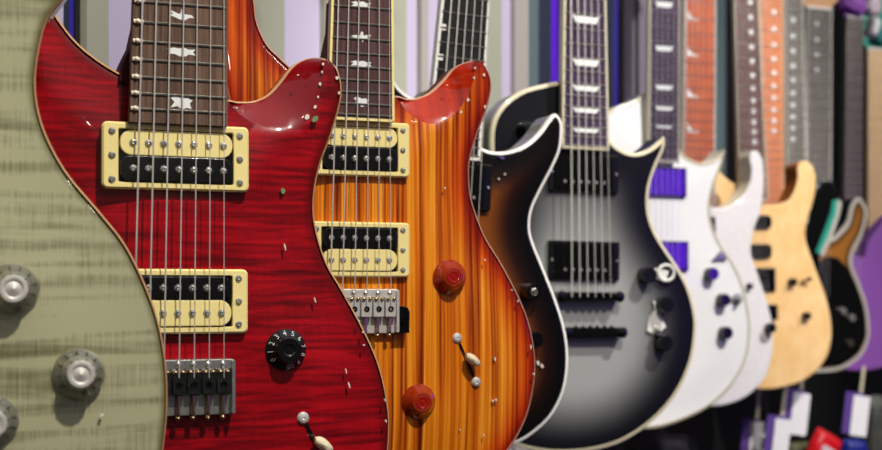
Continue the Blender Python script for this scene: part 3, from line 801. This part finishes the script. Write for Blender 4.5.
# clear plastic ties round the controls
mb = MB(); pts = []
for a in range(13): t = a/12*2*math.pi; q = g5.at(666 + 8*math.cos(t), 273 + 8*math.sin(t), H+.004); pts.append(P(q[0], q[1], H+.004))
mb.path(pts, .0022); mb.build('plastic_tie', M['plastic_wrap'], g5.root)
mb = MB(); q = [g5.at(*p, H) for p in ((653, 268), (668, 271), (664, 283), (655, 279))]; mb.prism(q[::-1], H*.5, H+.003, .0006); mb.build('plastic_tag', M['plastic_wrap'], g5.root)
mb = MB(); q = [g5.at(*p, H) for p in ((652, 301), (661, 303), (659, 313), (665, 327), (654, 335), (646, 331), (648, 318), (654, 310))]; mb.prism(q[::-1], H*.4, H+.003, .0006); mb.build('plastic_tag', M['plastic_wrap'], g5.root)
switchq = g5.at(656, 330, H); mb = MB(); mb.lathe(switchq[0], switchq[1], [(.006, H*.4), (.006, H+.005), (.003, H+.006), (.002, H+.014), (.0001, H+.015)], 14); mb.build('toggle_switch', M['chrome'], g5.root)
sh = g5.at(517+3, 132, 0); mb = MB(); 
finish(g5, 'silver burst single-cut electric guitar with black edges, cream binding and flag inlays')

# small black strap button and hook seen over the silver guitar's shoulder
mb = MB(); q = g5.at(524, 130, .001); mb.lathe(q[0], q[1], [(.010, -.0005), (.010, .006), (.0075, .010), (.0075, .018), (.005, .020), (.0001, .020)], 18)
mb.build('selector_washer', M['black'], g5.root)
mb = MB(); q = g5.at(529, 139, .001); mb.lathe(q[0], q[1], [(.006, 0), (.006, .006), (.003, .012), (.0001, .013)], 14); mb.build('selector_switch', M['chrome'], g5.root)

# ================================================================== 6 white single-cut
g6 = Frame(664, 428, 2.24); H = .004
body(g6, [(681,152),(690,159),(701,163),(712,161),(719,156),(724,150,'c'),(723,160),(719,172),(713,188),(710,206),(712,224),(721,245),(733,263),(742,283),(748,308),(750,330),(747,355),(738,376),(724,394),(705,409),(682,420),(660,427),(640,428),(612,420),(588,400),(574,370),(570,330),(580,290),(595,252),(602,225),(598,200),(590,172),(592,145),(600,124),(608,112),(620,106),(634,101),(643,95),(652,96),(668,130)],
     [M['white_body'], M['white_side']], H=H, bind=M['cream_bind'], bind_w=.0045)
nk = neck(g6, (0, 649, 680), (162, 648, 679), -200, H+.012, M['purple_board'], M['white_side'], frets=22, saddle=292, bind=M['cream_bind'], bind_w=.003)
for py, hh in ((4, .0066), (48, .006), (87, .0055), (108, .0045), (126, .004)): inlay(g6, nk, FLAG, 664, py, .018, hh, M['pearl'], 'flag_inlay')
soapbar(g6, 641, 687, 167, 197, H, M['black_gloss'], pole=False)
soapbar(g6, 642, 689, 241, 271, H, M['black_gloss'], pole=False)
strings(g6, nk, 650, 678, 292, H+.012, 6, .0005, .0003)
for px, py in ((712, 274), (724, 300), (726, 333)): knob(g6, px, py, H*.6, .0115, .017, M['black'], 'flat')
mb = MB(); q = [g6.at(*p, H) for p in ((712, 260), (720, 251), (727, 259))]; mb.prism(q[::-1], 0, H+.003, .001); mb.build('control_plate', M['satin'], g6.root)
mb = MB(); q = g6.at(737, 299, H); mb.lathe(q[0], q[1], [(.0095, 0), (.0095, H+.002), (.004, H+.003), (.003, H+.014), (.0001, H+.015)], 16); mb.build('toggle_switch', M['satin'], g6.root)
mb = MB(); a = g6.at(645, 297, H); c = g6.at(687, 297, H); mb.rrect((a[0]+c[0])/2, a[1], c[0]-a[0], .014, .003, H-.002, H+.011, .001); mb.build('bridge', M['black_gloss'], g6.root)
finish(g6, 'plain white single-cut electric guitar with cream binding and pickups shining violet')

# ================================================================== 7 pearl white
g7 = Frame(700, 405, 2.50); H = .002
body(g7, [(712,207),(722,208),(733,204),(743,196),(750,184),(752,170),(750,158),(753,151),(759,153),(763,163),(764,185),(761,210),(754,230),(751,252),(757,272),(764,292),(770,312),(773,332),(772,355),(765,378),(750,394),(732,403),(712,406),(686,402),(658,388),(636,360),(631,325),(640,290),(652,260),(660,230),(657,200),(650,170),(648,145),(650,126),(658,117),(666,126),(672,150),(680,175),(692,198)],
     [M['pearl_body'], M['white_side']], H=H)
nk = neck(g7, (0, 684, 716), (205, 682, 715), -200, H+.012, M['red_board'], M['grey_bind'], frets=24, saddle=295, bind=M['grey_bind'], bind_w=.004)
for py in (16, 52, 93, 128): inlay(g7, nk, FIN, 694, py, .014, .0115, M['pearl'], 'fin_inlay')
strings(g7, nk, 688, 712, 295, H+.012)
k, u, v = knob(g7, 772-1, 328, H, .010, .014, M['black'], 'flat')
for px, py in ((766, 322),): pass
mb = MB(); q = g7.at(767, 336, H); mb.lathe(q[0]-.004, q[1], [(.012, -.001), (.012, H+.0012), (.010, H+.002), (.0001, H+.0022)], 20); mb.build('switch_plate', M['grey_bind'], g7.root)
knob(g7, 750, 286, H, .006, .008, M['black'], 'flat')
mb = MB(); a = g7.at(680, 300, H); c = g7.at(722, 300, H); mb.rrect((a[0]+c[0])/2, a[1], c[0]-a[0], .016, .003, H-.002, H+.011, .001); mb.build('bridge', M['satin'], g7.root)
soapbar(g7, 676, 716, 216, 238, H, M['black_gloss'], pole=False)
finish(g7, 'pearly white double-cut electric guitar with orange-red fin-inlaid neck, behind the plain white one')

# ================================================================== 8 natural
g8 = Frame(757, 388, 2.70, roll=math.radians(-1)); H = .002
body(g8, [(760,203),(770,205),(780,204),(789,200),(795,190),(798,178),(798,166),(804,161),(811,164),(815,173),(816,185),(813,202),(807,222),(806,240),(815,267),(825,294),(831,320),(831,342),(824,362),(806,379),(784,387),(760,389),(730,384),(705,369),(690,345),(686,315),(692,285),(702,255),(706,230),(700,205),(693,180),(689,150),(692,127),(700,118),(708,128),(712,150),(718,168),(726,178),(738,186)],
     [M['natural'], M['amber_side']], H=H)
nk = neck(g8, (0, 734, 759), (200, 740, 768), -100, H+.012, M['brown_board'], M['cream_bind'], frets=24, saddle=310, bind=M['cream_bind'], bind_w=.003)
for py in (2, 17, 32, 47, 61, 75, 88, 100, 111, 122, 132, 142): dot(g8, nk, 750 + py*.03, py, .0055, M['pearl'])
strings(g8, nk, 744, 768, 308, H+.012)
for y0, y1 in ((215, 229), (244, 259)):
    soapbar(g8, 738, 772, y0, y1, H, M['black_gloss'], pole=False, frame=False, r=.011)
soapbar(g8, 738, 776, 268, 292, H, M['black_gloss'])
mb = MB(); a = g8.at(740, 313, H); c = g8.at(775, 313, H); mb.rrect((a[0]+c[0])/2, a[1], c[0]-a[0], .032, .002, H-.002, H+.010, .001); mb.build('bridge', M['black'], g8.root)
knob(g8, 793, 282, H, .0085, .013, M['black'], 'flat'); knob(g8, 807, 316, H, .0085, .013, M['black'], 'flat')
q0 = g8.at(800, 282, H); q1 = g8.at(806, 279, H); mb = MB(); mb.tube(P(q0[0], q0[1], H+.004), P(q1[0], q1[1], H+.012), .0025); mb.ball(q1[0], q1[1], H+.012, .005); mb.build('switch', M['black'], g8.root)
finish(g8, 'pale natural maple double-cut electric guitar with dark pickups on its left')

# ================================================================== far ones
def far(d, px, py, outline, mats, top, end, nut, bmat, side, dots, label, bind=None, bw=.005, H=.002, frets=24, headm=None, bbind=None, dxy=0, dm=None, roll=0, dr=.006):
    f = Frame(px, py, d, roll=roll)
    body(f, outline, mats, H=H, step=.012, bind=bind, bind_w=bw)
    k = neck(f, top, end, nut, H+.012, bmat, side, frets=frets, bind=bbind, bind_w=.004, headm=headm)
    for q in dots: dot(f, k, q[0], q[1], dr, dm or M['pearl'])
    b_ = f.at((end[1]+end[2])/2, end[0] + 88, H); strings(f, k, end[1]+3, end[2]-3, end[0]+88, H+.012)
    mb = MB(); mb.rrect(b_[0], b_[1], .078, .02, .003, H-.002, H+.010, .001); mb.build('bridge', M['black_gloss'], f.root)
    finish(f, label); return f
far(2.95, 771, 378, [(786,214),(795,204),(800,186),(804,174),(810,176),(812,190),(807,212),(803,232),(806,252),(815,280),(825,310),(825,340),(814,362),(790,375),(762,378),(732,370),(711,345),(708,310),(718,272),(721,245),(714,215),(712,196),(718,190),(726,200),(740,214),(765,218)],
    [M['black_side'], M['black_side']], (0, 760, 783), (214, 763, 784), -60, M['orange_board'], M['brown_side'],
    [(774, y) for y in (12, 29, 45, 59, 73, 86, 98, 110, 121, 131)], 'electric guitar with bright orange dotted neck, body hidden behind the natural maple one', bbind=M['natural_edge'])
g10 = far(3.12, 792, 372, [(803,222),(811,206),(817,190),(824,180),(832,182),(838,195),(834,214),(826,235),(820,255),(822,278),(830,300),(838,322),(838,345),(828,362),(805,372),(780,372),(750,360),(737,335),(736,305),(745,272),(750,248),(745,225),(748,210),(757,215),(768,226),(785,228)],
    [M['black_gloss'], M['black_side']], (0, 784, 803), (222, 787, 808), -25, M['grey_board'], M['grey_bind'],
    [(793, y) for y in (20, 36, 51, 66, 80, 93, 105, 117, 128, 139)], 'black electric guitar with teal edge, grey dotted neck, between natural maple and brown burst ones', bbind=M['grey_bind'])
for nm, mt, q in (('teal_rim', 'teal', [(833, 200), (838, 200), (836, 214), (828, 236), (820, 254), (816, 252), (824, 232), (831, 213)]), ('pale_rim', 'grey_bind', [(838, 199), (842, 203), (839, 217), (831, 240), (823, 257), (820, 254), (828, 236), (836, 214)])):
    mb = MB(); q = [g10.at(x, y, .003) for x, y in q]; mb.prism(q[::-1], -.012, .0035, .0008); mb.build(nm, M[mt], g10.root)
g11 = far(3.33, 818, 372, [(832,238),(838,233),(847,222),(851,206),(857,198),(863,201),(867,213),(863,233),(854,251),(852,264),(859,282),(866,302),(869,320),(869,338),(861,356),(844,368),(827,372),(805,370),(782,356),(771,330),(773,300),(785,272),(790,252),(787,232),(790,215),(798,218),(806,234),(820,240)],
    [M['burst11'], M['black_side']], (10, 807, 832), (236, 806, 831), 9, M['grey_board'], M['grey_bind'],
    [(817, y) for y in (24, 40, 55, 70)], 'brown burst electric guitar with pale grey binding, second from the right frame edge', bind=M['grey_bind'], bw=.0095, headm=M['natural_edge'], bbind=M['grey_bind'])
mb = MB(); q = [g11.at(x, y, .003) for x, y in ((826, 256), (838, 258), (848, 268), (856, 286), (863, 305), (866, 322), (865, 338), (858, 353), (842, 365), (812, 366), (798, 340), (800, 280))]
mb.prism(q[::-1], 0, .0035, .0006); mb.build('pickguard', M['black_gloss'], g11.root)
for px, py in ((843, 311), (852, 318), (850, 343)): knob(g11, px, py, .0035, .009, .011, M['satin'] if py < 320 else M['olive_knob'], 'flat')
far(3.52, 852, 370, [(864,258),(868,244),(876,232),(885,221),(894,214),(900,222),(898,242),(890,265),(893,290),(905,320),(907,345),(895,362),(870,370),(840,368),(816,350),(808,320),(818,286),(826,260),(826,238),(830,218),(836,208),(842,220),(847,240),(855,254)],
    [M['purple_body'], M['purple_body']], (20, 846, 863), (240, 843, 863), 18, M['dark_board'], M['grey_bind'], [], 'purple electric guitar at the right, partly behind the brown burst one', headm=M['purple_body'], bbind=None)
far(3.80, 884, 362, [(896,262),(903,250),(907,232),(915,225),(921,236),(917,262),(914,285),(922,310),(926,335),(916,355),(890,364),(862,360),(846,340),(844,312),(852,285),(858,265),(855,248),(858,238),(866,244),(876,262)],
    [M['natural'], M['amber_side']], (50, 868, 893), (258, 868, 894), 50, M['pale_board'], M['red_board'], [], 'electric guitar with pale maple neck at the right frame edge', headm=M['teal'], bbind=None)

# ================================================================== room
WP = Vector((-.54, .825)); WD = Vector((.445, .895)).normalized(); WN = Vector((WD.y, -WD.x))
def wall_t(px):
    k = (px - CX) / F    # X = k*Y
    return (k*WP.y - WP.x) / (WD.x - k*WD.y)
def wbox(name, t0, t1, z0, z1, d0, d1, mat):
    mb = MB(); A = WP + WD*t0; B = WP + WD*t1
    mb.loops([[(*(q + WN*d), z) for q, d in ((A, d0), (B, d0), (B, d1), (A, d1))] for z in (z0, z1)])
    return tag(mb.build(name, mat), kind='structure')
M['wall_lilac_lit'] = plain('lilac_lit_panel', 'bfb6d0', .6, var=.05, scale=3)  # lilac light on the ribbed wall put into the panel colour
M['wall_green_lit'] = plain('grey_green_lit_panel', 'a3a593', .6, var=.06, scale=3)  # rib facets catching the other light, tinted grey-green in the colour
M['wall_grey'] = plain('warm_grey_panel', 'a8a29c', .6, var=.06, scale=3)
M['wall_slate'] = plain('slate_panel', '5c6e74', .5, var=.1, scale=4)
M['wall_navy'] = plain('navy_panel', '232c40', .5, var=.1, scale=4)
M['wall_dark'] = plain('dark_panel', '141418', .6, var=.1, scale=4)
M['wall_mauve'] = plain('mauve_grey_panel', '8a8290', .5, var=.1, scale=4)
M['violet_light'] = emitter('violet_light_strip', '4410a0', .55)
M['blue_light'] = emitter('blue_light_strip', '2c2288', .2)
wbox('wall_left', -1.2, 6.2, 0, 3.2, -.12, -.02, M['wall_dark'])
S = [(-80, 60, 'wall_lilac_lit'), (60, 66, 'wall_navy'), (66, 72, 'blue_light'), (72, 77, 'wall_dark'), (77, 99, 'wall_green_lit'), (99, 160, 'wall_lilac_lit'), (160, 276, 'wall_green_lit'), (276, 317, 'wall_lilac_lit'),
     (317, 399, 'wall_green_lit'), (399, 414, 'wall_lilac_lit'), (414, 421, 'wall_grey'), (421, 450, 'wall_lilac_lit'), (450, 495, 'wall_green_lit'), (495, 508, 'wall_lilac_lit'), (508, 522, 'wall_grey'), (522, 533, 'wall_slate'),
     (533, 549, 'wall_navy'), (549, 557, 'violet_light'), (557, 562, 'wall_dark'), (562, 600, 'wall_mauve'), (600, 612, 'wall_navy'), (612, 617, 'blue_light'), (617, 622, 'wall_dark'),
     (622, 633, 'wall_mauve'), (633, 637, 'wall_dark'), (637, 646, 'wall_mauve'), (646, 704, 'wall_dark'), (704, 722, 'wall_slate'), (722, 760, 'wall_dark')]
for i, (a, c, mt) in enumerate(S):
    dep = {'wall_green_lit': .012, 'wall_grey': .012, 'wall_slate': .01}.get(mt, .004)
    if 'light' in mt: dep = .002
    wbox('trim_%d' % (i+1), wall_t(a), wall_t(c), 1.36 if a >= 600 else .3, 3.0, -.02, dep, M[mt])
mb = MB(); mb.loops([[(x, y, z) for x, y in ((-1.0, 5.6), (4.5, 5.6), (4.5, 5.7), (-1.0, 5.7))] for z in (0, 3.2)])
tag(mb.build('wall_back', M['wall_dark']), kind='structure')
M['floor'] = plain('dark_carpet', '1c1b1d', .9, var=.3, scale=200)
mb = MB(); mb.loops([[(x, y, z) for x, y in ((-2.5, -3.5), (4.5, -3.5), (4.5, 5.7), (-2.5, 5.7))] for z in (-.05, 0)])
tag(mb.build('floor', M['floor']), kind='structure')

# ------------------------------------------------------------------ price tags and small goods below
def price_tag(px, py, wpx, hpx, d, lean, topy, label, back=(-8, -2)):
    s = d / F; c = CAMP + ray(px, py) * d
    root = empty('price_tag', c, (0, lean, YAW))
    w_, h_ = wpx*s/.85, hpx*s
    mb = MB(); mb.rrect(back[0]*s, -back[1]*s, w_*1.15, h_*1.04, .003, -.0025, -.0012); mb.build('card', M['purple_plastic'], root)
    mb = MB(); mb.rrect(0, 0, w_, h_, .003, -.001, .0005); mb.build('price_label', M['white_card'], root)
    mb = MB(); top = (py - topy)*s
    mb.rrect(-.002, (top + h_/2 - .006)/2, .009, top - h_/2 + .006, .001, -.0045, -.003); mb.build('strap', M['cream_bind'], root)
    tag(root, label, 'price tag', 'price tags hanging below the guitars')
price_tag(800, 414, 17, 42, 2.84, math.radians(8), 378, 'purple and white price tag straight below the natural maple guitar')
price_tag(860, 416, 17, 40, 3.05, math.radians(8), 366, 'purple and white price tag below the purple guitar, rightmost of the tags')
price_tag(757, 444, 15, 44, 2.84, math.radians(5), 384, 'leftmost of the bright purple and white price tags, cut by the bottom frame edge')
price_tag(781, 442, 16, 46, 2.80, math.radians(8), 380, 'purple and white price tag cut by bottom frame edge, between two other tags')
def packet(px, py, wpx, hpx, d, mat, label, name, accent=None, lean=0, cat='packet'):
    s = d / F; c = CAMP + ray(px, py) * d; root = empty(name, c, (0, lean, YAW))
    w_, h_ = wpx*s/.85, hpx*s; mb = MB(); n = 10; vs = []; fs = []
    rs = random.Random(int(px*7+py))
    for sg in (1, -1):
        k = len(vs)
        for j in range(n+1):
            for i in range(n+1):
                x, y = i/n*2-1, j/n*2-1; t = max(0, (1-x**4)*(1-y**4)) ** .5 * .018 + .0005
                vs.append(P(x*w_/2*(1-.1*abs(y)), y*h_/2*(1-.06*x*x), sg*(t + (rs.random()*.005*t/.018))))
        for j in range(n):
            for i in range(n):
                q = k+j*(n+1)+i; fs.append((q, q+1, q+n+2, q+n+1))
    mb.add(vs, fs); mb.build('pouch', mat, root, 50)
    if accent:
        mb = MB(); mb.rrect(0, -h_*.05, w_*.5, h_*.22, .006, .012, .0245, .001); mb.build('printed_patch', accent, root)
    tag(root, label, cat)
M['red_foil'] = plain('red_foil', 'cf1420', .3); M['blue_foil'] = plain('blue_foil', '10207c', .35); M['olive'] = plain('olive_brown', '6e6a48', .5, var=.5, scale=80)
M['grey_foil'] = plain('grey_mottled', '5c5c55', .5, var=.7, scale=60); M['pale_pink'] = plain('pale_pink', 'd8c6d0', .6, var=.2); M['lilac_cloth'] = plain('bright_purple', 'a458c8', .6, var=.35, scale=40)
M['teal_cloth'] = plain('teal_cloth', '1c7a78', .6, var=.2)
packet(824, 449, 32, 34, 3.35, M['red_foil'], 'bright red packet with a pale patch at the bottom frame edge, between two price tags', 'packet', M['pale_pink'], .5)
packet(853, 456, 26, 34, 3.3, M['blue_foil'], 'dark blue packet under the rightmost price tag', 'packet', M['white_card'], .1)
packet(798, 452, 24, 20, 3.4, M['olive'], 'olive brown packet low at the left of the bright red one', 'packet')
packet(876, 430, 22, 70, 3.6, M['grey_foil'], 'grey mottled packet in the bottom right corner', 'packet')
packet(670, 452, 38, 34, 2.75, plain('dull_purple_grey', '38333f', .6), 'dull purple-grey card hanging under the white guitars', 'hanging_card', None, .02, 'card')
packet(852, 2, 26, 26, 3.45, M['lilac_cloth'], 'bright purple soft pouch above the purple guitar neck, at the top frame edge', 'pouch', M['lilac_cloth'], .3, 'pouch')
packet(871, 6, 16, 22, 3.6, M['pale_pink'], 'pale pink soft pouch near the top right corner', 'pouch', None, 0, 'pouch')
packet(878, 36, 14, 22, 3.65, M['teal_cloth'], 'teal soft pouch with white edge at the right frame edge', 'pouch', None, .2, 'pouch')
packet(872, 28, 9, 22, 3.6, M['white_card'], 'small white soft pouch beside the teal one', 'pouch', None, .3, 'pouch')
# ------------------------------------------------------------------ light
def lamp(kind, name, loc, aim, energy, color, **k):
    l = bpy.data.lights.new(name, kind); l.energy = energy; l.color = color
    for a, v in k.items(): setattr(l, a, v)
    o = bpy.data.objects.new(name, l); COL.objects.link(o); o.location = loc
    o.rotation_euler = (Vector(aim) - Vector(loc)).to_track_quat('-Z', 'Y').to_euler()
    return o
lamp('SPOT', 'ceiling_spot', (.68, -.25, 3.2), (-.05, .95, 1.4), 225, (1, .93, .82), shadow_soft_size=.05, spot_size=math.radians(50), spot_blend=.6)
lamp('SPOT', 'ceiling_spot', (1.5, .95, 3.2), (.5, 2.3, 1.4), 300, (1, .95, .88), shadow_soft_size=.06, spot_size=math.radians(60), spot_blend=.6)
#lamp('AREA', 'ceiling_panel', (.6, 0.4, 3.2), (.2, 1.4, 1.2), 26, (.95, .95, 1), shape='RECTANGLE', size=1.2, size_y=.6)
lamp('AREA', 'violet_display', (2.5, .65, 1.66), (.37, 2.2, 1.66), 5, (.17, .02, 1), shape='RECTANGLE', size=.3, size_y=.5)
lamp('SPOT', 'ceiling_spot', (2.7, 1.9, 3.15), (1.05, 3.5, 1.5), 190, (1, .95, .88), shadow_soft_size=.06, spot_size=math.radians(50), spot_blend=.7)
for x, y, z, e_ in ((.1, -.5, 2.6, 3.5), (1.3, -.2, 2.4, 3.5), (-.6, -.9, 2.2, 3), (.9, -1.6, 2.0, 4), (2.0, -.6, 2.7, 4), (.2, -1.8, 1.5, 2)):
    lamp('POINT', 'sparkle_light', (x, y, z), (x, y, 0), e_, (1, .9, .75), shadow_soft_size=.03)  # unseen point lights added for sparkle on the metal parts
w = bpy.data.worlds.new('world'); SC.world = w; w.use_nodes = True
bg = w.node_tree.nodes['Background']; 
wt = w.node_tree; tc = wt.nodes.new('ShaderNodeTexCoord'); sx = wt.nodes.new('ShaderNodeSeparateXYZ'); wt.links.new(tc.outputs['Generated'], sx.inputs[0])
wr = wt.nodes.new('ShaderNodeValToRGB'); wt.links.new(sx.outputs['Z'], wr.inputs[0])
e = wr.color_ramp.elements; e[0].position = .0; e[0].color = (.05, .05, .05, 1); e[1].position = .8; e[1].color = (.7, .7, .72, 1)
q = e.new(.2); q.color = (.12, .12, .13, 1)
wt.links.new(wr.outputs[0], bg.inputs[0]); bg.inputs[1].default_value = .8
SC.view_settings.view_transform = 'Standard'; SC.view_settings.look = 'None'; SC.view_settings.gamma = 1; SC.view_settings.exposure = 0
SC.cycles.max_bounces = 8
